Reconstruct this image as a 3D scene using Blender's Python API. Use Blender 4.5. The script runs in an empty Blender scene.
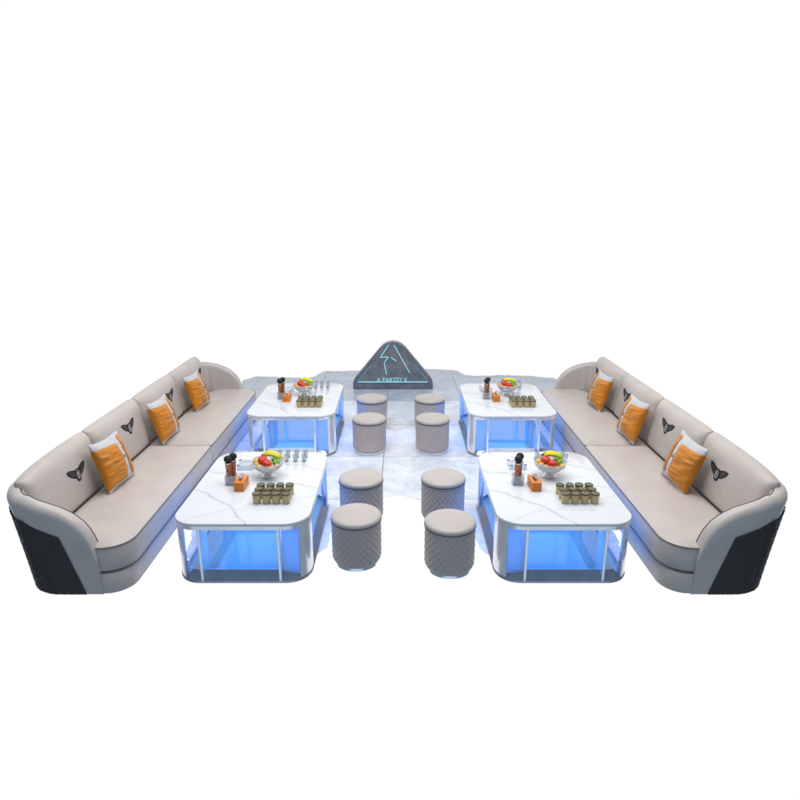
import bpy, bmesh, math, random
from mathutils import Vector, noise, Matrix
random.seed(7)
PI = math.pi
sc = bpy.context.scene
COL = sc.collection

# ---------------------------------------------------------------- materials
def mat(name):
    m = bpy.data.materials.new(name); m.use_nodes = True
    nt = m.node_tree
    return m, nt, nt.nodes['Principled BSDF']

def N(nt, typ, **kw):
    n = nt.nodes.new(typ)
    for k, v in kw.items():
        if k in n.inputs.keys(): n.inputs[k].default_value = v
        else: setattr(n, k, v)
    return n

def ramp(nt, fac, stops, interp='LINEAR'):
    r = nt.nodes.new('ShaderNodeValToRGB'); r.color_ramp.interpolation = interp
    els = r.color_ramp.elements
    while len(els) < len(stops): els.new(0.5)
    for e, (p, c) in zip(els, stops):
        e.position = p; e.color = (*c, 1) if len(c) == 3 else c
    nt.links.new(fac, r.inputs[0]); return r

def simple(name, col, rough=.5, metal=0, var=.06, scale=18, bump=0.0, bscale=120, spec=.5, coat=0):
    m, nt, p = mat(name)
    tc = N(nt, 'ShaderNodeTexCoord')
    n = N(nt, 'ShaderNodeTexNoise', Scale=scale, Detail=4.0)
    nt.links.new(tc.outputs['Object'], n.inputs['Vector'])
    c1 = tuple(c * (1 - var) for c in col); c2 = tuple(min(1, c * (1 + var)) for c in col)
    r = ramp(nt, n.outputs['Fac'], [(.3, c1), (.7, c2)])
    nt.links.new(r.outputs[0], p.inputs['Base Color'])
    p.inputs['Roughness'].default_value = rough; p.inputs['Metallic'].default_value = metal
    p.inputs['Specular IOR Level'].default_value = spec
    p.inputs['Coat Weight'].default_value = coat
    if bump:
        b = N(nt, 'ShaderNodeTexNoise', Scale=bscale, Detail=3.0)
        nt.links.new(tc.outputs['Object'], b.inputs['Vector'])
        bp = N(nt, 'ShaderNodeBump', Strength=bump, Distance=.004)
        nt.links.new(b.outputs['Fac'], bp.inputs['Height'])
        nt.links.new(bp.outputs[0], p.inputs['Normal'])
    return m

def leather(name, col, rough=.42, wrinkle=.35):
    m, nt, p = mat(name)
    tc = N(nt, 'ShaderNodeTexCoord')
    n = N(nt, 'ShaderNodeTexNoise', Scale=5.0, Detail=5.0)
    nt.links.new(tc.outputs['Object'], n.inputs['Vector'])
    r = ramp(nt, n.outputs['Fac'], [(.3, tuple(c * .95 for c in col)), (.7, tuple(c * 1.03 for c in col))])
    nt.links.new(r.outputs[0], p.inputs['Base Color'])
    p.inputs['Roughness'].default_value = rough
    v = N(nt, 'ShaderNodeTexVoronoi', Scale=260.0); nt.links.new(tc.outputs['Object'], v.inputs['Vector'])
    w = N(nt, 'ShaderNodeTexNoise', Scale=3.2, Detail=3.0, Distortion=.6); nt.links.new(tc.outputs['Object'], w.inputs['Vector'])
    b1 = N(nt, 'ShaderNodeBump', Strength=.12, Distance=.001); nt.links.new(v.outputs['Distance'], b1.inputs['Height'])
    b2 = N(nt, 'ShaderNodeBump', Strength=wrinkle, Distance=.02); nt.links.new(w.outputs['Fac'], b2.inputs['Height'])
    nt.links.new(b1.outputs[0], b2.inputs['Normal']); nt.links.new(b2.outputs[0], p.inputs['Normal'])
    return m

def marble():
    m, nt, p = mat('white_marble')
    tc = N(nt, 'ShaderNodeTexCoord')
    sp = N(nt, 'ShaderNodeSeparateXYZ'); nt.links.new(tc.outputs['Object'], sp.inputs[0])
    def M(op, a, b=None):
        n = N(nt, 'ShaderNodeMath', operation=op)
        for i, v in enumerate((a, b)):
            if v is None: continue
            if isinstance(v, (int, float)): n.inputs[i].default_value = v
            else: nt.links.new(v, n.inputs[i])
        return n.outputs[0]
    def nz(scale, off, det=5.0, ro=.55):
        ad = N(nt, 'ShaderNodeVectorMath', operation='ADD'); ad.inputs[1].default_value = (off, off * .7, off * .3)
        nt.links.new(tc.outputs['Object'], ad.inputs[0])
        n = N(nt, 'ShaderNodeTexNoise', Scale=scale, Detail=det, Roughness=ro); nt.links.new(ad.outputs[0], n.inputs['Vector'])
        return M('SUBTRACT', n.outputs['Fac'], .5)
    dark = None
    for k, (a, b, st, wd) in enumerate(((-.60, -.95, .50, .0055), (-.16, -.5, .28, .004), (.10, -.34, .5, .006), (.20, -.22, .25, .004), (.44, -.2, .42, .0055), (.62, -.1, .25, .004), (-.5, .5, .2, .004))):
        f = M('SUBTRACT', sp.outputs['Y'], M('ADD', M('MULTIPLY', sp.outputs['X'], b), a))
        f = M('ADD', f, M('ADD', M('MULTIPLY', nz(1.6, k * 3.7), .45), M('MULTIPLY', nz(7.0, k * 5.1), .09)))
        w_ = M('MAXIMUM', M('MULTIPLY', M('ADD', nz(3.0, k * 2.3 + 9), .16), wd * 7), .0008)
        q = M('DIVIDE', M('ABSOLUTE', f), w_)
        line = M('DIVIDE', st, M('ADD', 1.0, M('MULTIPLY', q, q)))
        dark = line if dark is None else M('MAXIMUM', dark, line)
    cloud = M('MULTIPLY', M('MAXIMUM', nz(2.2, 4.4, 7.0), 0.0), .22)
    dark = M('MINIMUM', M('ADD', dark, cloud), .7)
    col = N(nt, 'ShaderNodeMix', data_type='RGBA'); nt.links.new(dark, col.inputs[0]); col.inputs[6].default_value = (1, 1, 1, 1); col.inputs[7].default_value = (.28, .30, .34, 1)
    col = col.outputs[2]
    mx = N(nt, 'ShaderNodeMix', data_type='RGBA', blend_type='MULTIPLY'); mx.inputs[0].default_value = 1
    nt.links.new(col, mx.inputs[6]); mx.inputs[7].default_value = (.735, .75, .775, 1)
    nt.links.new(mx.outputs[2], p.inputs['Base Color'])
    p.inputs['Roughness'].default_value = .12
    return m

def floor_mat():
    m, nt, p = mat('grey_marble_tiles')
    tc = N(nt, 'ShaderNodeTexCoord'); sp = N(nt, 'ShaderNodeSeparateXYZ')
    nt.links.new(tc.outputs['Object'], sp.inputs[0])
    def M(op, a, b=None):
        n = N(nt, 'ShaderNodeMath', operation=op)
        for i, v in enumerate((a, b)):
            if v is None: continue
            if isinstance(v, (int, float)): n.inputs[i].default_value = v
            else: nt.links.new(v, n.inputs[i])
        return n.outputs[0]
    def grout(c, off):
        f = M('FRACT', M('DIVIDE', M('SUBTRACT', c, off), 1.115))
        d = M('MINIMUM', f, M('SUBTRACT', 1.0, f))
        return M('LESS_THAN', d, .0045)
    gx = grout(sp.outputs['X'], -.19); gy = grout(sp.outputs['Y'], 5.35)
    g = M('MAXIMUM', gx, gy)
    # tile id tint
    cx = M('FLOOR', M('DIVIDE', M('SUBTRACT', sp.outputs['X'], -.19), 1.115)); cy = M('FLOOR', M('DIVIDE', M('SUBTRACT', sp.outputs['Y'], 5.35), 1.115))
    cb = N(nt, 'ShaderNodeCombineXYZ'); nt.links.new(cx, cb.inputs[0]); nt.links.new(cy, cb.inputs[1])
    wn = N(nt, 'ShaderNodeTexWhiteNoise'); nt.links.new(cb.outputs[0], wn.inputs['Vector'])
    off = N(nt, 'ShaderNodeVectorMath', operation='MULTIPLY_ADD'); nt.links.new(wn.outputs['Color'], off.inputs[0])
    off.inputs[1].default_value = (7, 7, 7); nt.links.new(tc.outputs['Object'], off.inputs[2])
    n1 = N(nt, 'ShaderNodeTexNoise', Scale=3.2, Detail=10.0, Roughness=.68, Distortion=1.0); nt.links.new(off.outputs[0], n1.inputs['Vector'])
    r1 = ramp(nt, n1.outputs['Fac'], [(.28, (.46, .49, .55)), (.48, (.67, .70, .75)), (.68, (.84, .86, .89))])
    n2 = N(nt, 'ShaderNodeTexNoise', Scale=2.4, Detail=8.0, Roughness=.6, Distortion=1.6); nt.links.new(off.outputs[0], n2.inputs['Vector'])
    a2 = M('ABSOLUTE', M('SUBTRACT', n2.outputs['Fac'], .5))
    r2 = ramp(nt, a2, [(0, (.86, .87, .88)), (.012, (.3, .3, .3)), (.03, (0, 0, 0))])
    mx = N(nt, 'ShaderNodeMix', data_type='RGBA'); nt.links.new(M('MULTIPLY', r2.outputs[0], .5), mx.inputs[0])
    nt.links.new(r1.outputs[0], mx.inputs[6]); mx.inputs[7].default_value = (.85, .86, .88, 1)
    # the border course at the back is a darker stone, the tiles paler towards the seats
    bd = M('GREATER_THAN', sp.outputs['Y'], 8.69)
    t1 = N(nt, 'ShaderNodeMix', data_type='RGBA', blend_type='MULTIPLY'); nt.links.new(bd, t1.inputs[0])
    nt.links.new(mx.outputs[2], t1.inputs[6]); t1.inputs[7].default_value = (.74, .77, .82, 1)
    gm = N(nt, 'ShaderNodeMix', data_type='RGBA'); nt.links.new(M('MULTIPLY', g, .75), gm.inputs[0])
    nt.links.new(t1.outputs[2], gm.inputs[6]); gm.inputs[7].default_value = (.16, .17, .19, 1)
    nt.links.new(gm.outputs[2], p.inputs['Base Color'])
    p.inputs['Roughness'].default_value = .28
    return m

def glassy(name, tint=(.93, .96, 1), amount=.72, rough=.04):
    m, nt, p = mat(name)
    out = nt.nodes['Material Output']
    tr = N(nt, 'ShaderNodeBsdfTransparent'); tr.inputs[0].default_value = (*tint, 1)
    p.inputs['Base Color'].default_value = (*[c * .8 for c in tint], 1); p.inputs['Roughness'].default_value = rough
    p.inputs['Metallic'].default_value = .25
    fr = N(nt, 'ShaderNodeLayerWeight', Blend=.35)
    r = ramp(nt, fr.outputs['Facing'], [(0, (1 - amount,) * 3), (.75, (min(1, 1.35 - amount),) * 3), (1, (1,) * 3)])
    mx = N(nt, 'ShaderNodeMixShader'); nt.links.new(r.outputs[0], mx.inputs[0])
    nt.links.new(tr.outputs[0], mx.inputs[1]); nt.links.new(p.outputs[0], mx.inputs[2])
    nt.links.new(mx.outputs[0], out.inputs[0])
    return m

def emit(name, col, s):
    m, nt, p = mat(name)
    p.inputs['Base Color'].default_value = (*[c * .5 for c in col], 1)
    p.inputs['Emission Color'].default_value = (*col, 1); p.inputs['Emission Strength'].default_value = s
    return m

def pane_mat():
    m, nt, p = mat('frosted_glass_pane'); out = nt.nodes['Material Output']
    tr = N(nt, 'ShaderNodeBsdfTransparent'); tr.inputs[0].default_value = (.8, .9, 1, 1)
    tl = N(nt, 'ShaderNodeBsdfTranslucent'); tl.inputs[0].default_value = (.85, .93, 1, 1)
    p.inputs['Base Color'].default_value = (.8, .88, .95, 1); p.inputs['Roughness'].default_value = .1
    a = N(nt, 'ShaderNodeMixShader'); a.inputs[0].default_value = .35
    nt.links.new(tl.outputs[0], a.inputs[1]); nt.links.new(p.outputs[0], a.inputs[2])
    b = N(nt, 'ShaderNodeMixShader'); b.inputs[0].default_value = .48
    nt.links.new(tr.outputs[0], b.inputs[1]); nt.links.new(a.outputs[0], b.inputs[2])
    nt.links.new(b.outputs[0], out.inputs[0]); return m

def brushed(name, col, rough, scl=(2, 2, 90)):
    m, nt, p = mat(name)
    tc = N(nt, 'ShaderNodeTexCoord'); mp = N(nt, 'ShaderNodeMapping'); mp.inputs['Scale'].default_value = scl
    nt.links.new(tc.outputs['Object'], mp.inputs[0])
    n = N(nt, 'ShaderNodeTexNoise', Scale=4.0, Detail=4.0); nt.links.new(mp.outputs[0], n.inputs['Vector'])
    r = ramp(nt, n.outputs['Fac'], [(.3, tuple(c * .9 for c in col)), (.7, tuple(min(1, c * 1.08) for c in col))])
    nt.links.new(r.outputs[0], p.inputs['Base Color'])
    r2 = ramp(nt, n.outputs['Fac'], [(.2, (rough * .7,) * 3), (.8, (rough * 1.4,) * 3)])
    nt.links.new(r2.outputs[0], p.inputs['Roughness']); p.inputs['Metallic'].default_value = .6
    return m

def fruit_mat(name, c1, c2, scale=14, rough=.32):
    m, nt, p = mat(name)
    tc = N(nt, 'ShaderNodeTexCoord'); n = N(nt, 'ShaderNodeTexNoise', Scale=scale, Detail=5.0)
    nt.links.new(tc.outputs['Object'], n.inputs['Vector'])
    r = ramp(nt, n.outputs['Fac'], [(.35, c1), (.68, c2)]); nt.links.new(r.outputs[0], p.inputs['Base Color'])
    p.inputs['Roughness'].default_value = rough; return m

BEIGE = leather('beige_leather', (.54, .475, .43), wrinkle=.5)
STOOLM = leather('stool_leather', (.50, .445, .415), wrinkle=.15)
STOOLQ = leather('stool_quilted_leather', (.51, .44, .405), rough=.4, wrinkle=.05)
SHELL = leather('sofa_shell_leather', (.53, .48, .445), rough=.38, wrinkle=.2)
DARKQ = leather('dark_quilted_leather', (.042, .036, .034), rough=.5, wrinkle=.05); DARKQ.node_tree.nodes['Principled BSDF'].inputs['Specular IOR Level'].default_value = .3
PIPE = simple('dark_piping', (.07, .065, .065), .5)
CLOTH = simple('pillow_cloth', (.56, .56, .57), .75, bump=.25, bscale=300)
ORANGE = simple('orange_satin', (.60, .205, .010), .42, var=.12, scale=9, bump=.4, bscale=26)
BLACK = simple('black_embroidery', (.012, .012, .014), .6, var=.3, scale=60)
THREAD = simple('silver_thread', (.62, .62, .64), .5, var=.2, scale=80)
MARBLE = marble()
FLOOR = floor_mat()
STEEL = brushed('polished_steel', (.95, .96, 1.0), .17, (2, 2, 1.5))
DSTEEL = brushed('dark_steel', (.36, .39, .44), .13, (3, 3, 2))
CHROME = simple('chrome', (.8, .82, .86), .08, 1, var=.02)
TRAY = simple('white_acrylic', (.30, .37, .33), .05, var=.03, scale=3)
PANE = pane_mat()
GLASS = glassy('clear_glass')
CUPM = simple('olive_ceramic_cup', (.57, .43, .20), .3, var=.08, coat=.3)
LIDM = simple('dark_olive_lid', (.12, .105, .05), .28, var=.15)
WOOD = simple('orange_lacquered_wood', (.74, .225, .022), .35, var=.1, bump=.1)
TISSUE = simple('tissue_paper', (.9, .9, .9), .8)
ROSE = simple('copper_mic_body', (.46, .19, .11), .3, .55, var=.1)
MESHB = simple('mic_grille', (.015, .016, .02), .5, .3, bump=.8, bscale=500)
STONE = simple('dark_stone', (.155, .165, .185), .35, var=.25, scale=7)
STONE2 = fruit_mat('brushed_stone_face', (.11, .15, .175), (.25, .225, .21), 6, .25)
NEON = emit('neon_cyan', (.30, .66, .80), .72)
NEONB = emit('led_strip_cyan', (.15, .42, .75), .6)
LEDBLUE = emit('blue_led_panel', (.03, .2, 1.0), 2.0)
APPLE = fruit_mat('red_apple_skin', (.62, .015, .01), (.82, .11, .03))
BANANA = fruit_mat('banana_skin', (.80, .66, .015), (.66, .72, .03), 10)
GREENF = fruit_mat('green_fruit_skin', (.10, .34, .02), (.30, .55, .05))
TANF = fruit_mat('tan_fruit_skin', (.62, .38, .12), (.72, .50, .22), 20, .5)
ORF = fruit_mat('orange_fruit_skin', (.85, .38, .03), (.9, .52, .08), 30, .4)
SMOKE = simple('smoked_glass', (.10, .14, .22), .1, .4)
STEM = simple('fruit_stem', (.12, .07, .03), .7)

# ---------------------------------------------------------------- mesh helpers
class MB:
    def __init__(s): s.v = []; s.f = []
    def add(s, verts, faces):
        o = len(s.v); s.v += [tuple(v) for v in verts]; s.f += [tuple(o + i for i in f) for f in faces]
    def grid(s, fn, nu, nv, closeu=False):
        vs = [fn(i / nu, j / nv) for j in range(nv + 1) for i in range(nu + (0 if closeu else 1))]
        w = nu if closeu else nu + 1
        fs = [(j * w + i, j * w + (i + 1) % w, (j + 1) * w + (i + 1) % w, (j + 1) * w + i) for j in range(nv) for i in range(nu)]
        s.add(vs, fs)
    def loft(s, loops, cap0=True, cap1=True):
        n = len(loops[0]); vs = [p for l in loops for p in l]
        fs = [(k * n + i, k * n + (i + 1) % n, (k + 1) * n + (i + 1) % n, (k + 1) * n + i) for k in range(len(loops) - 1) for i in range(n)]
        if cap0: fs.append(tuple(reversed(range(n))))
        if cap1: fs.append(tuple((len(loops) - 1) * n + i for i in range(n)))
        s.add(vs, fs)
    def lathe(s, prof, n=32, c=(0, 0, 0), ang=None):
        def fn(r, z): return [(c[0] + r * math.cos(2 * PI * i / n), c[1] + r * math.sin(2 * PI * i / n), c[2] + z) for i in range(n)]
        s.loft([fn(max(r, 1e-4), z) for r, z in prof])
    def tube(s, pts, r, n=8, closed=False):
        pts = [Vector(p) for p in pts]; loops = []
        rs = r if isinstance(r, (list, tuple)) else [r] * len(pts)
        up = Vector((0, 0, 1)); prev = None
        for i, p in enumerate(pts):
            a = pts[i - 1] if (i > 0 or closed) else p; b = pts[(i + 1) % len(pts)] if (i < len(pts) - 1 or closed) else p
            t = (b - a).normalized()
            if prev is None:
                q = up if abs(t.dot(up)) < .9 else Vector((1, 0, 0)); x = t.cross(q).normalized()
            else:
                x = (prev - t * prev.dot(t)).normalized()
            prev = x; y = t.cross(x)
            loops.append([p + (x * math.cos(2 * PI * k / n) + y * math.sin(2 * PI * k / n)) * rs[i] for k in range(n)])
        if closed: loops.append(loops[0]); s.loft(loops, False, False)
        else: s.loft(loops)
    def box(s, x0, x1, y0, y1, z0, z1):
        s.add([(x, y, z) for z in (z0, z1) for y in (y0, y1) for x in (x0, x1)],
              [(0, 2, 3, 1), (4, 5, 7, 6), (0, 1, 5, 4), (2, 6, 7, 3), (0, 4, 6, 2), (1, 3, 7, 5)])
    def build(s, name, m, parent=None, smooth=True, bevel=0, angle=35, merge=True):
        me = bpy.data.meshes.new(name); me.from_pydata(s.v, [], s.f)
        bm = bmesh.new(); bm.from_mesh(me)
        if merge: bmesh.ops.remove_doubles(bm, verts=bm.verts, dist=1e-5)
        bmesh.ops.recalc_face_normals(bm, faces=bm.faces)
        if bevel: bmesh.ops.bevel(bm, geom=[e for e in bm.edges if len(e.link_faces) == 2 and e.calc_face_angle(0) > .6], offset=bevel, segments=3, affect='EDGES', profile=.5)
        bm.to_mesh(me); bm.free()
        me.materials.append(m)
        if smooth:
            for p in me.polygons: p.use_smooth = True
            try: me.set_sharp_from_angle(angle=math.radians(angle))
            except Exception: pass
        o = bpy.data.objects.new(name, me); COL.objects.link(o)
        if parent: o.parent = parent
        return o

def thing(name, label, cat, loc, rz=0, group=None):
    o = bpy.data.objects.new(name, None); COL.objects.link(o); o.location = loc; o.rotation_euler = (0, 0, rz)
    o.empty_display_size = .1
    return tag(o, label, cat, group)
def tag(o, label=None, cat=None, group=None, kind=None):
    if label: o['label'] = label
    if cat: o['category'] = cat
    if group: o['group'] = group
    if kind: o['kind'] = kind
    return o
def kids(o): return [c for c in bpy.data.objects if c.parent == o]
def copy_tree(o, parent=None):
    ch = kids(o)
    c = o.copy(); COL.objects.link(c); c.parent = parent
    for k in ch: copy_tree(k, c)
    return c

def rrect(x0, x1, y0, y1, r, inset=0, n=8, z=0):
    """rounded rectangle; r is one radius or four (x0y0, x1y0, x1y1, x0y1)"""
    rs = r if isinstance(r, (tuple, list)) else (r,) * 4
    out = []
    for (cx, cy, sx, sy, a0), rr in zip([(x0, y0, 1, 1, PI), (x1, y0, -1, 1, 1.5 * PI), (x1, y1, -1, -1, 0), (x0, y1, 1, -1, .5 * PI)], rs):
        q = max(rr - inset, .004)
        px = cx + sx * (inset + q); py = cy + sy * (inset + q)
        for k in range(n + 1):
            a = a0 + k / n * PI / 2
            out.append((px + q * math.cos(a), py + q * math.sin(a), z))
    return out

def text_mesh(name, body, size, m, parent, frame, extrude=.0008):
    """frame: function (x,y,d)->world local position"""
    cu = bpy.data.curves.new(name, 'FONT'); cu.body = body; cu.size = size; cu.extrude = extrude
    cu.align_x = 'CENTER'; cu.align_y = 'CENTER'; cu.resolution_u = 3
    t = bpy.data.objects.new(name + '_tmp', cu); COL.objects.link(t)
    bpy.context.view_layer.update()
    me = bpy.data.meshes.new_from_object(t.evaluated_get(bpy.context.evaluated_depsgraph_get()))
    bpy.data.objects.remove(t); bpy.data.curves.remove(cu)
    for v in me.vertices: v.co = frame(v.co.x, v.co.y, v.co.z)
    me.name = name
    me.materials.clear(); me.materials.append(m)
    o = bpy.data.objects.new(name, me); COL.objects.link(o)
    if parent: o.parent = parent
    return o

# ---------------------------------------------------------------- floor
rag = random.Random(3)
outline = [(-1.84, 4.9), (-1.80, 4.6), (-1.76, 4.35), (-1.66, 4.2), (-1.2, 4.15), (-.74, 4.25), (-.62, 4.45), (-.60, 4.8), (-.50, 5.02), (-.36, 5.0), (-.22, 5.12), (-.18, 5.36), (-.05, 5.46), (.10, 5.40), (.2, 5.30),
           (.24, 5.05), (.40, 4.95), (.58, 5.0), (.64, 4.8), (.66, 4.45), (.78, 4.25), (1.24, 4.15), (1.72, 4.2), (1.82, 4.35), (1.86, 4.6), (1.90, 4.9), (1.97, 5.4), (2.2, 6.0), (2.35, 7.0), (2.40, 8.2), (2.55, 9.2), (2.75, 9.85),
           (2.66, 10.06), (2.3, 10.20), (1.77, 10.27), (1.40, 10.20), (1.15, 10.27), (1.02, 10.62), (.62, 10.70), (.2, 10.72), (-.5, 10.66), (-.99, 10.56), (-1.38, 10.56), (-1.52, 10.12), (-1.6, 10.05), (-2.2, 10.14), (-2.5, 10.18), (-2.7, 9.9),
           (-2.55, 9.2), (-2.40, 8.2), (-2.35, 7.0), (-2.15, 6.0), (-1.93, 5.4)]
pts = []
for i, a in enumerate(outline):
    b = outline[(i + 1) % len(outline)]
    d = math.dist(a, b); k = max(1, int(d / .06))
    for j in range(k):
        t = j / k
        pts.append((a[0] + (b[0] - a[0]) * t + rag.uniform(-.014, .014), a[1] + (b[1] - a[1]) * t + rag.uniform(-.018, .018)))
fb = MB(); fb.loft([[(x, y, -.002) for x, y in pts], [(x, y, 0) for x, y in pts]])
fl = fb.build('floor', FLOOR, smooth=False); tag(fl, kind='structure')

# ---------------------------------------------------------------- sofas
def armh(x):      # height of the shell against x (left sofa, world x)
    P = [(-2.76, .80), (-2.62, .775), (-2.50, .745), (-2.38, .70), (-2.30, .65), (-2.24, .59), (-2.20, .52), (-2.175, .44), (-2.16, .34)]
    if x <= P[0][0]: return P[0][1]
    for (a, ha), (b, hb) in zip(P, P[1:]):
        if x <= b: return ha + (hb - ha) * (x - a) / (b - a)
    return P[-1][1]

def make_sofa(m, name, label):
    cx0, cy0 = -2.30, 5.88
    root = thing(name, label, 'sofa', (cx0 if m > 0 else -.04 - cx0, cy0, 0))
    def T(p): return (m * (p[0] - cx0), p[1] - cy0, p[2])
    def L(loop): return [T(p) for p in loop]
    # base
    mb = MB(); rb = (.22, .18, .18, .22)
    f = lambda ins, z: L(rrect(-2.62, -1.965, 3.776, 7.96, rb, ins, z=z))
    mb.loft([f(.012, .010), f(.004, .015), (f(0, .024)), f(0, .165), f(.008, .178), f(.03, .182)])
    mb.build('base', BEIGE, root)
    mb = MB(); mb.loft([L(rrect(-2.60, -1.99, 3.84, 7.92, rb, 0, z=.0)), L(rrect(-2.60, -1.99, 3.84, 7.92, rb, 0, z=.02))])
    mb.build('plinth', PIPE, root)
    # seat cushions
    for (ya, yb, rr) in ((3.783, 5.815, (.22, .20, .03, .02)), (5.821, 7.965, (.02, .03, .20, .22))):
        mb = MB()
        g = lambda ins, z: rrect(-2.60, -1.95, ya, yb, rr, ins, n=10, z=z)
        cm = ((-2.275), (ya + yb) / 2)
        base = g(.03, .392)
        loops = [L(g(.03, .184)), L(g(.01, .187)), L(g(0, .198)), L(g(-.004, .28)), L(g(0, .372)), L(g(.004, .382)), L(g(.014, .389)), L(base)]
        for s_, z_ in ((.93, .401), (.85, .408), (.7, .415), (.45, .42), (.2, .422)):
            # crown: shrink towards the centre line
            lo = []
            for x, y, z in base:
                dx = x - cm[0]; dy = y - cm[1]
                k = 1 - (1 - s_) * .62 / (yb - ya)
                lo.append((cm[0] + dx * s_, cm[1] + dy * k, z_))
            loops.append(L(lo))
        mb.loft(loops)
        c = mb.build('seat_cushion', BEIGE, root, angle=50)
        for z_ in (.380, .190):
            p = MB(); p.tube(L(rrect(-2.60, -1.95, ya, yb, rr, -.001, n=10, z=z_)), .0036, 6, True); p.build('piping', PIPE, c)
    # shell: U path (outer line at the ground)
    R_ = .30; xo, ya, yb, xe = -2.765, 3.775, 7.98, -2.155
    path = []
    def addp(x, y, nx, ny): path.append((x, y, nx, ny))
    xs = [xe, -2.158, -2.163, -2.17, -2.18, -2.19, -2.205, -2.22, -2.24, -2.26, -2.28, -2.31, -2.34, -2.38, -2.42]
    for x in xs: addp(x, ya, 0, -1)
    for k in range(1, 16):
        a = -PI / 2 - k / 15 * PI / 2; addp(xo + R_ + R_ * math.cos(a), ya + R_ + R_ * math.sin(a), math.cos(a), math.sin(a))
    for k in range(1, 40): addp(xo, ya + R_ + (yb - ya - 2 * R_) * k / 40, -1, 0)
    for k in range(0, 15):
        a = PI - k / 15 * PI / 2; addp(xo + R_ + R_ * math.cos(a), yb - R_ + R_ * math.sin(a), math.cos(a), math.sin(a))
    for x in reversed(xs): addp(x, yb, 0, 1)
    path = [path[i] for i in range(len(path))]
    th = .115
    def fl_(z): return .015 + .085 * (z / .8) ** 1.1 if z > 0 else 0
    def hh(p): return armh(p[0])
    def outer(p, z, o=0):   # outer surface point
        w = 1.0 if abs(p[2]) > .5 else .8
        d = fl_(z) * w + o - .012
        return (p[0] + p[2] * d, p[1] + p[3] * d, z)
    prof_n = 0; loops = []
    for p in path:
        h = hh(p); lo = []
        r = th / 2
        for k in range(7): lo.append(outer(p, .012 + (h - r - .012) * k / 6))
        d0 = outer(p, h - r)
        for k in range(1, 10):
            a = PI - k / 10 * PI     # over the top from outside to inside
            off = -r + r * math.cos(PI - a) * -1
            off = -(r - r * math.cos(k / 10 * PI))
            lo.append((d0[0] + p[2] * off, d0[1] + p[3] * off, h - r + r * math.sin(k / 10 * PI)))
        for k in range(4):
            z = (h - r) + (.012 - (h - r)) * k / 3
            lo.append((d0[0] - p[2] * th, d0[1] - p[3] * th, z))
        loops.append(L(lo))
    mb = MB(); mb.loft(loops); sh = mb.build('outer_shell', SHELL, root, angle=60)
    # piping on the inner top edge, and a welt on the outside top
    pp = []
    for p in path:
        if p[1] > 7.2: break
        h = hh(p); r = th / 2; d0 = outer(p, h - r); a = .70 * PI
        off = -(r - (r + .001) * math.cos(a)); pp.append((d0[0] + p[2] * off, d0[1] + p[3] * off, h - r + (r + .001) * math.sin(a)))
    mb = MB(); mb.tube(L(pp), .004, 6); mb.build('piping', PIPE, sh)
    # quilted outer panel (arc-length param)
    S = [0]
    for a, b in zip(path, path[1:]): S.append(S[-1] + math.dist(a[:2], b[:2]))
    tot = S[-1]
    def at(s):
        s = min(max(s, 0), tot)
        lo_, hi_ = 0, len(S) - 1
        while hi_ - lo_ > 1:
            mid = (lo_ + hi_) // 2
            if S[mid] <= s: lo_ = mid
            else: hi_ = mid
        t = (s - S[lo_]) / max(1e-6, S[hi_] - S[lo_]); a, b = path[lo_], path[hi_]
        return tuple(a[k] + (b[k] - a[k]) * t for k in range(4))
    def ztop(x): return min(.655, max(.49, .49 + (-2.37 - x) * .48))
    def s0(v): return .12 + .105 * v
    def pq(u, v):
        a0 = s0(v); s = a0 + u * (tot - 2 * a0); p = at(s)
        z = .014 + v * (ztop(p[0]) - .014)
        ds, dz = s / .052, z / .062
        a, b = ds + dz, ds - dz
        q = min(abs(a - round(a)), abs(b - round(b))) * 2
        edge = min(1, 12 * min(v, 1 - v) + .15) if True else 1
        o = .003 + .009 * (min(q, .8) ** .55)
        return T(outer(p, z, o))
    mb = MB(); mb.grid(pq, 460, 44)
    mb.build('quilted_panel', DARKQ, sh, angle=80)
    # back cushions
    bounds = [3.915, 4.885, 5.885, 6.885, 7.86]
    U = Vector((-.075, 0, .44)).normalized(); Nn = Vector((.44, 0, .075)).normalized(); Rv = Vector((0, 1, 0))
    for i in range(4):
        w = bounds[i + 1] - bounds[i]; cyy = (bounds[i] + bounds[i + 1]) / 2
        H_ = .515; Tk = .17
        O = Vector((-2.664, cyy, .372)) + U * (H_ / 2)
        def thick(a, b, Tk=Tk):
            return Tk / 2 * ((max(0, 1 - a ** 16)) ** .5) * ((max(0, 1 - (b ** 6 if b > 0 else b ** 14))) ** .5) + .022 * (1 - a * a) * (1 - b * b)
        def outl(a, b):
            return a * (w / 2 - .002) * (1 - .018 * max(0, b) ** 6), b * H_ / 2 * (1 - .03 * abs(a) ** 8) - (.045 * ((1 - a) / 2) ** 4 if i == 0 else 0) * max(0, b)
        def pt(a, b, d):
            x, y = outl(a, b); 
            return T(tuple(O + Rv * x + U * y + Nn * d))
        def cl(t):  # cluster samples near the edges
            return math.sin((t - .5) * PI)
        mb = MB()
        def wr(a, b):
            e = abs(a) ** 3
            return e * .006 * noise.noise(Vector((a * 2, b * 7 + i * 3, i * 5.1)))
        mb.grid(lambda u, v: pt(cl(u), cl(v), thick(cl(u), cl(v)) + wr(cl(u), cl(v)) * (1 - cl(v) ** 8)), 44, 30)
        mb.grid(lambda u, v: pt(cl(u), cl(v), -thick(cl(u), cl(v)) * .6), 44, 30)
        bc = mb.build('back_cushion', BEIGE, root, angle=70)
        # dark piping along the foot
        p = MB(); p.tube([pt(a / 10 - .97, -.93, thick(a / 10 - .97, -.93) + .001) for a in range(0, 20)], .0035, 6); p.build('piping', PIPE, bc)
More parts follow.
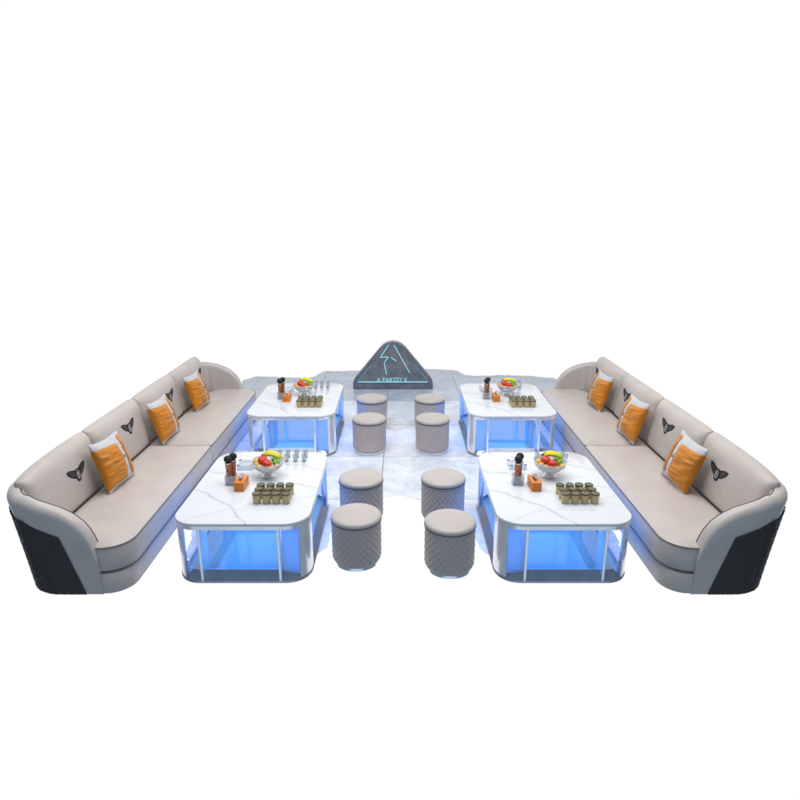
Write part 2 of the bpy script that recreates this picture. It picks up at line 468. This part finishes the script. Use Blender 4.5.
        # winged emblem
        eo = (.03, .045)
        def ep(x, y, d=.002):
            # x: to the viewer's right, y: up (metres)
            x *= 1.0; y = y * .92 + .02
            a = (x * m + (.075, .085, .165, .20)[i]) / (w / 2); b = (y + eo[1] - (.045 if i == 0 else 0)) / (H_ / 2)
            X = a; Y = b
            return pt(X, Y, thick(X, Y) + wr(X, Y) * (1 - Y ** 8) + d)
        em = MB()
        def patch(poly, d):
            n_ = len(poly); c = (sum(p[0] for p in poly) / n_, sum(p[1] for p in poly) / n_)
            vs = [ep(*c, d)] + [ep(c[0] + (x - c[0]) * .5, c[1] + (y - c[1]) * .5, d) for x, y in poly] + [ep(x, y, d) for x, y in poly] + [ep(x, y, .0005) for x, y in poly]
            fs = [(0, 1 + k, 1 + (k + 1) % n_) for k in range(n_)]
            for q in (0, 1): fs += [(1 + q * n_ + k, 1 + (q + 1) * n_ + k, 1 + (q + 1) * n_ + (k + 1) % n_, 1 + q * n_ + (k + 1) % n_) for k in range(n_)]
            em.add(vs, fs)
        for sgn in (-1, 1):
            wing = [(.012, .030), (.05, .045), (.095, .060), (.140, .060), (.130, .032), (.110, .008), (.084, -.014), (.055, -.030), (.03, -.040), (.012, -.035)]
            patch([(sgn * x, y) for x, y in wing], .0025)
        patch([(.038 * math.cos(t * PI / 10), -.018 + .058 * math.sin(t * PI / 10)) for t in range(20)], .004)
        emb = em.build('emblem', BLACK, bc, angle=80)
        # silver ring and letter, feather lines
        em = MB()
        ring = lambda r1, r2, d: (em.add([ep(r1 * math.cos(t * PI / 12), -.014 + r1 * 1.45 * math.sin(t * PI / 12), d) for t in range(24)] + [ep(r2 * math.cos(t * PI / 12), -.014 + r2 * 1.45 * math.sin(t * PI / 12), d) for t in range(24)],
                                          [(k, (k + 1) % 24, 24 + (k + 1) % 24, 24 + k) for k in range(24)]))
        ring(.022, .026, .0056)
        def seg(x0, y0, x1, y1, wd, d=.0056):
            dx, dy = x1 - x0, y1 - y0; l = math.hypot(dx, dy); nx, ny = -dy / l * wd, dx / l * wd
            K = 5
            for k in range(K):
                t0, t1 = k / K, (k + 1) / K
                em.add([ep(x0 + dx * t0 + nx, y0 + dy * t0 + ny, d), ep(x0 + dx * t0 - nx, y0 + dy * t0 - ny, d), ep(x0 + dx * t1 - nx, y0 + dy * t1 - ny, d), ep(x0 + dx * t1 + nx, y0 + dy * t1 + ny, d)], [(0, 1, 2, 3)])
        for sgn in (-1, 1):
            for (x0, y0, x1, y1) in ((.045, .018, .112, .052), (.045, .002, .104, .030), (.042, -.012, .086, .008)):
                seg(sgn * x0, y0, sgn * x1, y1, .0004, .0042)
        # letter B drawn in strokes (reads the right way round from the aisle)
        for q in ((-.008, -.032, -.008, .004), (-.008, .004, .006, .003), (.006, .003, .007, -.010), (.007, -.010, -.008, -.013), (.006, -.014, .009, -.022), (.009, -.022, .006, -.032), (.006, -.032, -.008, -.032)):
            seg(*q, .0026, .0062)
        em.build('letter', THREAD, bc, smooth=False, merge=False)
        # note: the letter sits on the emblem
        for o in kids(bc):
            pass
    return root

# in the mirrored sofa the viewer's right is toward -y, so emblem strokes use x*m above
sofaL = make_sofa(1, 'sofa', 'long beige leather sofa along the left side, dark quilted arm facing left front')
sofaR = make_sofa(-1, 'sofa', 'long beige leather sofa along the right side, dark quilted arm at the right front')

# ---------------------------------------------------------------- throw pillows
def make_pillow(m, y, label, seed, roll=0.0, sc_=1.0):
    x0 = -2.432
    root = thing('throw_pillow', label, 'pillow', (x0 if m > 0 else -.04 - x0, y, .412), 0, 'orange and white throw pillows on the sofas')
    W, H_, Tk = .44 * sc_, .45, .15
    U = Vector((-.135, .0, .43)); U.normalize(); R_ = Vector((.05, 1, 0)).normalized(); Nn = R_.cross(U).normalized()
    Rr = Matrix.Rotation(roll, 3, Nn); U = Rr @ U; R_ = Rr @ R_
    if Nn.x < 0: Nn = -Nn
    O = U * (H_ / 2 - .008) + Nn * .02
    def th(a, b): 
        return Tk / 2 * (max(0, 1 - a * a) ** .45) * (max(0, 1 - b * b) ** .5) + .006
    def P(a, b, d):
        x = a * W / 2 * (1 - .10 * (1 - b * b)); y_ = b * H_ / 2 * (1 - .10 * (1 - a * a))
        v = O + R_ * x + U * y_ + Nn * d
        return (m * v.x, v.y, v.z)
    def wr(a, b):
        return .007 * noise.noise(Vector((a * 1.6 + seed, b * 5.5, seed))) * (1 - a ** 4) * (1 - b ** 4)
    def cl(t): return math.sin((t - .5) * PI)
    mb = MB()
    mb.grid(lambda u, v: P(cl(u), cl(v), th(cl(u), cl(v)) + wr(cl(u), cl(v)) - .006), 32, 32)
    mb.grid(lambda u, v: P(cl(u), cl(v), -th(cl(u), cl(v)) + .006), 32, 32)
    mb.build('pillow_cover', CLOTH, root, angle=80)
    # orange gathered panel
    def patch(a0, a1, b0, b1, nm, mt, lift, wrk):
        mb = MB()
        def g(u, v):
            # rounded corners
            uu, vv = u * 2 - 1, v * 2 - 1
            s1 = 1 - .03 * abs(vv) ** 6; s2 = 1 - .05 * abs(uu) ** 6
            ph0, ph1 = (-PI / 2 - (-1 - a0) * 4 if a0 < -1 else math.asin(a0)), math.asin(a1)
            ph = (ph0 + ph1) / 2 + (ph1 - ph0) / 2 * uu * s1
            back = ph < -PI / 2; a = math.sin(ph); b = (b0 + b1) / 2 + (b1 - b0) / 2 * vv * s2
            e = min(1, 8 * min(u, 1 - u, v, 1 - v))
            w = wrk * e * max(0, .25 + noise.noise(Vector((a * 1.5 + seed, b * 9 + a * 1.2, seed * 2))) * .6 + .5 * abs(noise.noise(Vector((a * 2.2, b * 6 - a * 2, seed * 3)))))
            if back: return P(a - .012, b, -(th(a, b) - .006) - .003)
            return P(a - (.012 if a < -.9 else 0), b, th(a, b) + wr(a, b) - .006 + .003 + lift * e ** .5 + w)
        mb.grid(g, 56, 46); mb.build(nm, mt, root, angle=80)
    patch(-1.12, .27, -.88, .72, 'gathered_panel', ORANGE, .006, .016)
    patch(.56, .84, -.80, .90, 'side_strip', ORANGE, .006, .004)
    # embroidered mark on the white band
    mb = MB()
    for (a0, b0, a1, b1) in ((.33, .08, .45, -.04), (.45, .08, .33, -.04), (.32, .02, .50, .05)):
        mb.tube([P(a0 + (a1 - a0) * t / 4, b0 + (b1 - b0) * t / 4, th(a0 + (a1 - a0) * t / 4, b0 + (b1 - b0) * t / 4) + wr(a0, b0) - .004) for t in range(5)], .0018, 5)
    mb.build('stitched_mark', STEM, root)
    return root
for m, side in ((1, 'left'), (-1, 'right')):
    make_pillow(m, 4.80, f'orange and white pillow nearest the camera on the {side} sofa', 1.3 + m, -.05 * m * 1)
    make_pillow(m, 5.97, f'orange and white pillow in the middle of the {side} sofa, at the seat seam', 4.7 + m, -.03)
    make_pillow(m, 7.04, f'orange and white pillow at the far end of the {side} sofa', 8.1 + m, -.03)

# ---------------------------------------------------------------- tables
TW, TD = 1.02, 1.43
def make_table(m=1):
    root = thing('coffee_table', '', 'table', (0, 0, 0), 0, 'marble topped coffee tables lit blue from below')
    hx, hy, r = TW / 2, TD / 2, .19
    f = lambda ins, z: rrect(-hx, hx, -hy, hy, r, ins, n=14, z=z)
    mb = MB(); mb.loft([f(.006, .478), f(0, .481), f(0, .495), f(.002, .4985), f(.006, .5)]); mb.build('marble_top', MARBLE, root, angle=30)
    mb = MB(); mb.loft([f(.014, .445), f(.004, .447), f(.004, .477), f(.016, .478), f(.05, .478), f(.06, .46), f(.06, .445), f(.014, .445)], False, False); 
    mb.build('metal_rim', STEEL, root, angle=30)
    # underside LED housing with a lit face
    mb = MB(); mb.loft([f(.12, .452), f(.12, .46), f(.061, .4605)]); mb.build('under_panel', CHROME, root, angle=30)
    # ring base with a bevelled upper face
    mb = MB(); mb.loft([f(.05, .0), f(.006, .0), f(.0, .006), f(.0, .020), f(.055, .088), f(.062, .088), f(.066, .07), f(.066, .01)], cap0=False, cap1=False); mb.build('base_ring', DSTEEL, root, angle=25)
    mb = MB(); mb.loft([f(.0655, .02), f(.0655, .066)]); mb.build('lit_tray', TRAY, root, angle=30)
    # corner posts: bent strips that follow the corner
    for k, (sx, sy) in enumerate(((-1, -1), (1, -1), (1, 1), (-1, 1))):
        cx, cy = sx * (hx - r), sy * (hy - r)
        arc = []
        ro = r - .006
        arc.append((cx + sx * ro, cy - sy * .05)); 
        for q in range(15):
            a = q / 14 * PI / 2; arc.append((cx + sx * ro * math.cos(a), cy + sy * ro * math.sin(a)))
        arc.append((cx - sx * .01, cy + sy * ro))
        inn = []
        ri = ro - .014
        inn.append((cx + sx * ri, cy - sy * .05))
        for q in range(15):
            a = q / 14 * PI / 2; inn.append((cx + sx * ri * math.cos(a), cy + sy * ri * math.sin(a)))
        inn.append((cx - sx * .01, cy + sy * ri))
        mb = MB()
        # trim the strip: keep the middle of the bend
        sel = list(range(0, 10))
        A = [arc[i] for i in sel]; B = [inn[i] for i in sel]
        lo = [(x, y) for x, y in A] + [(x, y) for x, y in reversed(B)]
        mb.loft([[(x, y, .008) for x, y in lo], [(x, y, .4465) for x, y in lo]])
        mb.build('corner_post', STEEL, root, angle=25)
    for sy in (-1, 1):
        for sx in (-1, 1):
            x = sx * .293 - .005; mb = MB(); y0, y1 = sy * (hy - .002), sy * (hy - .165)
            mb.box(x - .010, x + .010, min(y0, y1), max(y0, y1), .009, .4463)
            mb.build('fin_post', STEEL, root, bevel=.002, angle=25)
    # glass panes in the end bays on the aisle side
    for sy in (-1, 1):
        mb = MB(); xa, xb = sorted((m * .305, m * .43)); y = sy * (hy - .045)
        mb.box(xa, xb, y - .004, y + .004, .067, .4462); mb.build('glass_pane', PANE, root, smooth=False)
    mb = MB(); x = m * (hx - .035)
    mb.box(x - .004, x + .004, -hy + .13, -hy + .40, .088, .4462); mb.build('glass_pane', PANE, root, smooth=False)
    return root

def led(x, y, d=1):
    l = bpy.data.lights.new('table_led', 'AREA'); l.shape = 'RECTANGLE'; l.size = .84; l.size_y = 1.25
    l.energy = LED_W; l.color = (.05, .255, 1.0)
    o = bpy.data.objects.new('led_panel_light', l); COL.objects.link(o); o.location = (x, y, .447); return o
LED_W = 12.5
tabs = {}
tpos = {('near', 'left'): (-1.185, 4.64), ('near', 'right'): (1.235, 4.64), ('far', 'left'): (-1.26, 7.15), ('far', 'right'): (1.30, 7.15)}
tl = make_table(1); tr_ = make_table(-1)
for (nf, lr), (x, y) in tpos.items():
    if (nf, lr) == ('near', 'left'): t = tl
    elif (nf, lr) == ('near', 'right'): t = tr_
    else: t = copy_tree(tl if lr == 'left' else tr_)
    t.location = (x, y, 0)
    t['label'] = {'near': f'front {lr} white marble coffee table glowing blue underneath, its whole front visible',
                  'far': f'rear {lr} white marble coffee table glowing blue, partly hidden behind the front one'}[nf]
    tabs[(nf, lr)] = t
    l = led(x, y); l.parent = t; l.location = (0, 0, .4495)

# ---------------------------------------------------------------- stools
def make_stool():
    root = thing('stool', '', 'stool', (0, 0, 0), 0, 'round quilted stools in the aisle')
    mb = MB(); Rr = .196
    def side(u, v):
        z = .028 + v * .345; a = u * 2 * PI
        taper = 1 - .05 * max(0, 1 - v / .12) ** 2
        s = u * 24; t = z / .060
        p, q = s + t, s - t
        d = min(abs(p - round(p)), abs(q - round(q))) * 2
        rr = (Rr - .006) * taper + .0082 * min(d, .8) ** .6 * min(1, 20 * v, 20 * (1 - v))
        return (rr * math.cos(a), rr * math.sin(a), z)
    mb.grid(side, 448, 66, True)
    mb.build('quilted_body', STOOLQ, root, angle=80)
    mb = MB(); mb.lathe([(.06, .371), (.192, .371), (.1985, .377), (.2005, .386), (.199, .396), (.192, .406), (.178, .413), (.15, .419), (.11, .4235), (.06, .426), (.001, .427)], 56)
    mb.build('seat_cushion', STOOLM, root, angle=80)
    mb = MB(); mb.tube([(.1985 * math.cos(a * PI / 28), .1985 * math.sin(a * PI / 28), .374) for a in range(56)], .0035, 6, True); mb.build('piping', PIPE, root)
    mb = MB(); mb.lathe([(.15, .0), (.176, .0), (.178, .003), (.178, .022), (.175, .030), (.15, .030)], 56); mb.build('base_ring', CHROME, root, angle=30)
    return root
st0 = make_stool()
rows = [('frontmost', 4.26, 4.16), ('second row', 4.97, 4.98), ('third row', 6.665, 6.665), ('rearmost', 7.49, 7.49)]
xl = [-.345, -.350, -.361, -.368]; xr = [.387, .390, .382, .388]
for i, (nm, yl, yr) in enumerate(rows):
    for side, x, y in (('left', xl[i], yl), ('right', xr[i], yr)):
        s = st0 if (i == 0 and side == 'left') else copy_tree(st0)
        s.location = (x, y, 0); s.rotation_euler.z = random.uniform(0, 6)
        tx = {'frontmost': f'frontmost round beige quilted stool of the {side} column', 'second row': f'round beige stool just behind the frontmost one, {side} column',
              'third row': f'round beige stool beside the rear table front, third back in the {side} column', 'rearmost': f'rearmost round beige stool in front of the dark sign, {side} column'}[nm]
        s['label'] = tx

# ---------------------------------------------------------------- things on the tables
def make_cup():
    root = thing('cup', '', 'cup', (0, 0, 0), 0, 'olive ceramic cups standing in blocks on the tables')
    mb = MB(); mb.lathe([(.001, 0), (.027, 0), (.029, .003), (.0325, .070), (.0325, .072), (.001, .072)], 24); mb.build('cup_body', CUPM, root)
    mb = MB(); mb.lathe([(.001, .0722), (.0335, .0722), (.0345, .0745), (.034, .083), (.031, .0865), (.026, .086), (.001, .085)], 24); mb.build('lid', LIDM, root)
    return root
def make_shot():
    mb = MB(); mb.lathe([(.001, 0), (.020, 0), (.021, .012), (.0255, .075), (.0245, .075), (.0195, .016), (.001, .014)], 20)
    root = thing('shot_glass', '', 'glass', (0, 0, 0), 0, 'clear shot glasses at the back of the tables')
    mb.build('glass_body', GLASS, root)
    mb = MB(); mb.lathe([(.001, .002), (.019, .002), (.0192, .0135), (.001, .0135)], 20); mb.build('thick_bottom', SMOKE, root)
    mb = MB(); mb.tube([(.025 * math.cos(a * PI / 10), .025 * math.sin(a * PI / 10), .0755) for a in range(20)], .0012, 5, True); mb.build('rim', SMOKE, root)
    return root
def make_bowl():
    root = thing('fruit_bowl', '', 'bowl', (0, 0, 0), 0, 'footed glass fruit bowls')
    mb = MB(); mb.lathe([(.001, 0), (.055, 0), (.056, .006), (.044, .012), (.03, .03), (.032, .042), (.001, .044)], 32); mb.build('foot', STEEL, root)
    prof = [(.03, .042), (.062, .052), (.092, .072), (.115, .097), (.130, .124), (.136, .140)]
    mb = MB(); mb.lathe(prof + [(.132, .140), (.126, .124), (.111, .099), (.088, .075), (.060, .056), (.001, .048)], 40); mb.build('bowl_glass', GLASS, root)
    mb = MB()
    for k in range(18):
        a = k / 18 * 2 * PI
        mb.tube([((r + .001) * math.cos(a + .25 * j), (r + .001) * math.sin(a + .25 * j), z) for j, (r, z) in enumerate(prof)], .0011, 5)
        mb.tube([((r + .001) * math.cos(a - .25 * j), (r + .001) * math.sin(a - .25 * j), z) for j, (r, z) in enumerate(prof)], .0011, 5)
    for r, z in (prof[1], prof[3], prof[5]):
        mb.tube([((r + .001) * math.cos(t * PI / 20), (r + .001) * math.sin(t * PI / 20), z) for t in range(40)], .0022, 6, True)
    mb.build('cut_pattern', STEEL, root)
    return root
def apple(r, mt, name, cat):
    root = thing(name, '', cat, (0, 0, 0))
    mb = MB(); mb.lathe([(.001, -.82 * r), (.35 * r, -.93 * r), (.7 * r, -.72 * r), (.93 * r, -.3 * r), (1.02 * r, .15 * r), (.92 * r, .58 * r), (.62 * r, .86 * r), (.3 * r, .88 * r), (.1 * r, .76 * r), (.001, .72 * r)], 24)
    mb.build('skin', mt, root, angle=80)
    mb = MB(); mb.tube([(0, 0, .72 * r), (.04 * r, 0, 1.0 * r), (.15 * r, 0, 1.2 * r)], .0022, 6); mb.build('fruit_stem', STEM, root)
    return root
def ball(r, mt, name, cat, sq=1.0):
    mb = MB(); n_ = 12
    mb.lathe([(r * math.sin(k / n_ * PI), -r * sq * math.cos(k / n_ * PI)) for k in range(n_ + 1)], 24)
    o = mb.build(name, mt, angle=80); return tag(o, '', cat)
def banana():
    root = thing('banana_bunch', '', 'bananas', (0, 0, 0))
    for j in range(3):
        mb = MB(); pts_ = []; rs = []
        for k in range(13):
            t = k / 12; a = -1.0 + 2.0 * t
            pts_.append((.095 * math.sin(a) , (j - 1) * .024 * (1 - .5 * t) , .055 * math.cos(a) - .04 + .006 * (1 - abs(j - 1))))
            rs.append(.0165 * max(.22, min(1, 5 * t + .25, 5 * (1 - t) + .25)))
        mb.tube(pts_, rs, 8); mb.build('banana', BANANA, root, angle=80)
    mb = MB(); mb.tube([(-.082, 0, -.01), (-.092, 0, -.018), (-.1, 0, -.02)], [.012, .009, .007], 8); mb.build('fruit_stem', STEM, root)
    return root
def make_holder():
    root = thing('microphone_holder', '', 'holder', (0, 0, 0), 0, 'clear microphone holders')
    mb = MB(); w, d = .045, .04
    mb.box(-w, w, -d, d, 0, .006); mb.box(-w, -w + .003, -d, d, .006, .085); mb.box(w - .003, w, -d, d, .006, .085)
    mb.box(-w + .003, w - .003, -d, -d + .003, .006, .085); mb.box(-w + .003, w - .003, d - .003, d, .006, .085)
    mb.build('clear_box', GLASS, root, smooth=False, merge=False)
    mb = MB()
    mb.box(-w + .004, w - .004, -d + .004, d - .004, .0065, .011); mb.build('blue_pad', simple('blue_pad', (.12, .2, .42), .4), root, smooth=False)
    return root
def make_mic():
    root = thing('microphone', '', 'microphone', (0, 0, 0), 0, 'copper bodied microphones in clear holders')
    mb = MB(); mb.lathe([(.001, 0), (.0125, 0), (.014, .004), (.0145, .02), (.019, .12), (.0215, .155), (.022, .160), (.001, .161)], 20); mb.build('mic_body', ROSE, root)
    mb = MB(); mb.lathe([(.001, .160), (.0235, .1605), (.0245, .164), (.0235, .168), (.001, .169)], 20); mb.build('collar', CHROME, root)
    mb = MB(); mb.lathe([(.001, .168)] + [(.0285 * math.sin(k / 12 * PI), .193 - .027 * math.cos(k / 12 * PI)) for k in range(2, 13)], 20); mb.build('grille', MESHB, root, angle=80)
    mb = MB(); mb.box(-.003, .003, -.0205, -.0165, .10, .115); mb.build('switch', MESHB, root)
    return root
def make_tissue():
    root = thing('tissue_box', '', 'tissue box', (0, 0, 0), 0, 'orange wooden tissue boxes')
    w, d, h = .040, .085, .078
    mb = MB(); mb.loft([rrect(-w, w, -d, d, .004, i, n=3, z=z) for i, z in ((.002, 0), (0, .002), (0, h - .002), (.002, h))]); mb.build('box_body', WOOD, root, angle=30)
    mb = MB(); mb.loft([[(.014 * math.cos(t * PI / 12), .045 * math.sin(t * PI / 12), z) for t in range(24)] for z in (h + .0004, h + .0012)]); mb.build('slot', MESHB, root)
    mb = MB()
    def ti(u, v):
        x = (u - .5) * 2
        return (.008 * math.sin(x * 5) * (1 + v) + .004, x * .036 * (1 + .15 * v), h + .001 + v * (.036 + .012 * math.sin(x * 3 + 1)))
    mb.grid(ti, 20, 8); o = mb.build('tissue', TISSUE, root, angle=80)
    md = o.modifiers.new('thickness', 'SOLIDIFY'); md.thickness = .001
    return root
def make_ashtray():
    root = thing('glass_tray', '', 'tray', (0, 0, 0), 0, 'square cut glass trays behind the microphones')
    mb = MB(); f = lambda ins, z: rrect(-.075, .075, -.075, .075, .018, ins, n=4, z=z)
    mb.loft([f(.008, 0), f(.0, .006), f(.0, .036), f(.004, .040), f(.018, .040), f(.026, .014), f(.045, .012)]); mb.build('tray_body', GLASS, root, angle=30)
    mb = MB(); 
    for sx in (-1, 1):
        for sy in (-1, 1): mb.box(sx * .062 - .012, sx * .062 + .012, sy * .062 - .008, sy * .062 + .008, .0405, .046)
    mb.build('corner_rest', SMOKE, root, bevel=.002)
    return root

protos = dict(cup=make_cup(), shot=make_shot(), bowl=make_bowl(), apple=apple(.040, APPLE, 'apple', 'apple'), green=apple(.030, GREENF, 'green_pear', 'pear'),
              tan=ball(.026, TANF, 'tan_plum', 'plum', .95), orange=ball(.028, ORF, 'small_orange', 'orange', .93), banana=banana(), holder=make_holder(), mic=make_mic(), tissue=make_tissue(), tray=make_ashtray())
used = set()
def put(kind, x, y, z, label, group=None, rot=(0, 0, 0), s=1):
    o = protos[kind]
    if kind in used: o = copy_tree(o)
    used.add(kind)
    o.location = (x, y, z); o.rotation_euler = rot; o.scale = (s, s, s)
    o['label'] = label
    if group: o['group'] = group
    return o
Z = .5003
rr = random.Random(11)
for (nf, lr), (tx, ty) in tpos.items():
    tn = f"{'front' if nf == 'near' else 'rear'} {lr} table"
    # cups 4 x 3
    cx0 = tx + (.055 if True else 0) + .0
    if (nf, lr) == ('near', 'left'): cx0 = -1.118
    if (nf, lr) == ('near', 'right'): cx0 = 1.290
    if (nf, lr) == ('far', 'left'): cx0 = -1.19
    if (nf, lr) == ('far', 'right'): cx0 = 1.345
    cy0 = ty - .375
    for j, rw in enumerate(('front', 'middle', 'back')):
        for i, cn in enumerate(('leftmost', 'second from left', 'third from left', 'rightmost')):
            dx = -.006 * j if lr == 'right' else .0
            put('cup', cx0 + i * .0765 + rr.uniform(-.0015, .0015) , cy0 + j * .082 + rr.uniform(-.002, .002), Z,
                f'olive cup, {rw} row, {cn}, on the {tn}', rot=(0, 0, rr.uniform(0, 6)))
    # shot glasses 4 x 2
    sx0 = tx + (.065 if lr == 'left' else .04); sy0 = ty + .47
    for j, rw in enumerate(('front', 'back')):
        for i, cn in enumerate(('leftmost', 'second from left', 'third from left', 'rightmost')):
            put('shot', sx0 + i * .080, sy0 + j * .10, Z, f'clear shot glass, {rw} row, {cn}, {tn}', s=.88)
    # mic holder, mics, tissue box, tray
    hx_, hy_ = tx - (.225 if lr == 'left' else .25), ty - .02
    if nf == 'far': hx_ += .02
    put('holder', hx_, hy_, Z, f'clear acrylic box holding two microphones on the {tn}')
    put('mic', hx_ - .016, hy_ - .014, Z + .0115, f'microphone with copper body, front one in the holder on the {tn}', rot=(.06, .03, 0), s=1.15)
    put('mic', hx_ + .014, hy_ + .012, Z + .0115, f'microphone with copper body, rear one in the holder on the {tn}', rot=(-.12, .01, 0), s=1.15)
    put('tissue', tx - .125, ty - .09, Z, f'orange tissue box with white tissue between microphones and cups on the {tn}', rot=(0, 0, -.02 if lr == 'left' else .02))
    put('tray', tx - .19, ty + .34, Z, f'square cut glass tray behind the microphones on the {tn}', rot=(0, 0, .08))
    # bowl and fruit
    bx, by = tx + .052, ty + .135
    put('bowl', bx, by, Z, f'footed cut glass bowl piled with fruit on the {tn}', rot=(0, 0, rr.uniform(0, 1)), s=1.05)
    g = 'fruit in the bowls'
    put('apple', bx - .042, by - .012, Z + .150, f'red apple at upper left of the bowl on the {tn}', 'red apples in the bowls', rot=(.2, .1, 0))
    put('apple', bx + .006, by - .062, Z + .135, f'red apple at the front of the bowl on the {tn}', 'red apples in the bowls', rot=(.4, 0, 1))
    put('banana', bx + .035, by + .035, Z + .180, f'bunch of yellow bananas topping the bowl on the {tn}', 'bananas in the bowls', rot=(.1, .12, -.25))
    put('green', bx + .075, by - .028, Z + .135, f'green pear at the right of the bowl on the {tn}', 'green pears in the bowls', rot=(.5, .5, 0))
    put('green', bx + .058, by + .0, Z + .152, f'green pear under the bananas, bowl on the {tn}', 'green pears in the bowls', rot=(-.2, .5, 2), s=.85)
    put('tan', bx - .085, by - .045, Z + .123, f'tan plum at left front rim of the bowl on the {tn}', 'tan plums in the bowls')
    put('tan', bx - .055, by - .078, Z + .115, f'tan plum left of the front apple in the bowl on the {tn}', 'tan plums in the bowls')
    put('tan', bx - .045, by + .055, Z + .138, f'tan plum behind the upper left apple in the bowl on the {tn}', 'tan plums in the bowls')
    put('orange', bx - .098, by + .006, Z + .130, f'small orange at left rim of the bowl on the {tn}', 'small oranges in the bowls')
    put('orange', bx + .088, by - .060, Z + .118, f'small orange at right front rim of the bowl on the {tn}', 'small oranges in the bowls', s=.9)
    put('orange', bx + .040, by - .088, Z + .108, f'small orange low in the front of the bowl on the {tn}', 'small oranges in the bowls', s=.9)
    put('orange', bx, by + .01, Z + .090, f'small orange at the bottom of the bowl on the {tn}', 'small oranges in the bowls', s=1.0)
    put('tan', bx + .03, by - .04, Z + .083, f'tan plum at the bottom of the bowl on the {tn}', 'tan plums in the bowls', s=1.0)

# ---------------------------------------------------------------- sign
sg = thing('stone_sign', 'dark triangular stone sign with cyan neon lines at the back of the aisle', 'sign', (-.1126, 9.33, 0))
def arcpts(c, r, a0, a1, n_): return [(c[0] + r * math.cos(a0 + (a1 - a0) * k / n_), c[1] + r * math.sin(a0 + (a1 - a0) * k / n_)) for k in range(n_ + 1)]
prof = [(.643, 0), (.643, .105), (.625, .17), (.57, .235)] + [(.215, .665)] + [(.155, .725), (.085, .762), (0, .776)]
prof = prof + [(-x, z) for x, z in reversed(prof[:-1])]
mb = MB(); mb.loft([[(x * k, y, z * (k + (1 - k) * .0)) for x, z in prof] for y, k in ((0.0, 1), (.22, .985))])
mb.build('sign_body', STONE, sg, bevel=.008, angle=30, smooth=True)
inner = [(.555, .135), (.12, .655), (.065, .70), (0, .712), (-.065, .70), (-.12, .655), (-.555, .135)]
mb = MB(); mb.loft([[(x, -.004, z) for x, z in inner], [(x * .995, .003, z) for x, z in inner]]); mb.build('face_panel', STONE2, sg, smooth=False)
def sgp(px, py): return ((px - 405) / 9.41 / 62 + .0, -.012, (513 - py) / 9.41 / 61)
for pl_ in ([(365, 95), (288, 210), (362, 205), (325, 260), (345, 372)], [(415, 95), (562, 355)], [(385, 208), (437, 243)]):
    mb = MB(); pts_ = []
    for a, b in zip(pl_, pl_[1:]):
        for k in range(6): t = k / 6; pts_.append(sgp(a[0] + (b[0] - a[0]) * t, a[1] + (b[1] - a[1]) * t))
    pts_.append(sgp(*pl_[-1])); mb.tube(pts_, .0075, 8); mb.build('neon_tube', NEON, sg)
mb = MB(); mb.box(-.56, .555, -.016, -.0045, .118, .134); mb.build('light_bar', NEON, sg, bevel=.003)
for s_ in (-1, 1):
    mb = MB(); mb.tube([(s_ * .562, -.007, .138), (s_ * .34, -.007, .405)], .004, 6); mb.build('led_strip', NEONB, sg)
text_mesh('lettering', 'A PARTEY K', .098, NEON, sg, lambda x, y, d: (x * .95 - .01, -.010 - d, y + .158), .003)

# ---------------------------------------------------------------- light
w = bpy.data.worlds.new('World'); sc.world = w; w.use_nodes = True
nt = w.node_tree; bg = nt.nodes['Background']
tc = N(nt, 'ShaderNodeTexCoord')
dt = N(nt, 'ShaderNodeVectorMath', operation='DOT_PRODUCT'); nt.links.new(tc.outputs['Generated'], dt.inputs[0])
v = Vector((0, math.cos(math.radians(16)), -math.sin(math.radians(16)))); dt.inputs[1].default_value = v
r = ramp(nt, dt.outputs['Value'], [(.30, (.165, .225, .295)), (.52, (1.01, 1.01, 1.01))])
# pale glow added behind and below the camera to brighten the metalwork
d2 = N(nt, 'ShaderNodeVectorMath', operation='DOT_PRODUCT'); nt.links.new(tc.outputs['Generated'], d2.inputs[0])
d2.inputs[1].default_value = Vector((0, -.88, -.47)).normalized()
r2 = ramp(nt, d2.outputs['Value'], [(.80, (0, 0, 0)), (.95, (.42, .49, .57))])
ad = N(nt, 'ShaderNodeVectorMath', operation='ADD'); nt.links.new(r.outputs[0], ad.inputs[0]); nt.links.new(r2.outputs[0], ad.inputs[1])
nt.links.new(ad.outputs[0], bg.inputs['Color']); bg.inputs['Strength'].default_value = 1.0

def area(name, loc, target, sx, sy, power, col):
    l = bpy.data.lights.new(name, 'AREA'); l.shape = 'RECTANGLE'; l.size = sx; l.size_y = sy; l.energy = power; l.color = col
    o = bpy.data.objects.new(name, l); COL.objects.link(o); o.location = loc
    o.rotation_euler = (Vector(target) - Vector(loc)).to_track_quat('-Z', 'Y').to_euler(); return o
area('ceiling_softbox', (0, 5.2, 5.6), (0, 5.6, 0), 6.5, 4.5, 395, (1.0, .985, .965))

# ---------------------------------------------------------------- camera
cam = bpy.data.cameras.new('camera'); co = bpy.data.objects.new('camera', cam); COL.objects.link(co)
co.location = (0, 0, 2.62); co.rotation_euler = (math.radians(90 - 16.7), 0, 0)
cam.sensor_width = 36; cam.lens = 27; cam.clip_end = 200
sc.camera = co
sc.render.engine = 'CYCLES'
sc.cycles.transparent_max_bounces = 24; sc.cycles.max_bounces = 10
sc.view_settings.view_transform = 'Standard'; sc.view_settings.look = 'None'; sc.view_settings.exposure = 0; sc.view_settings.gamma = 1
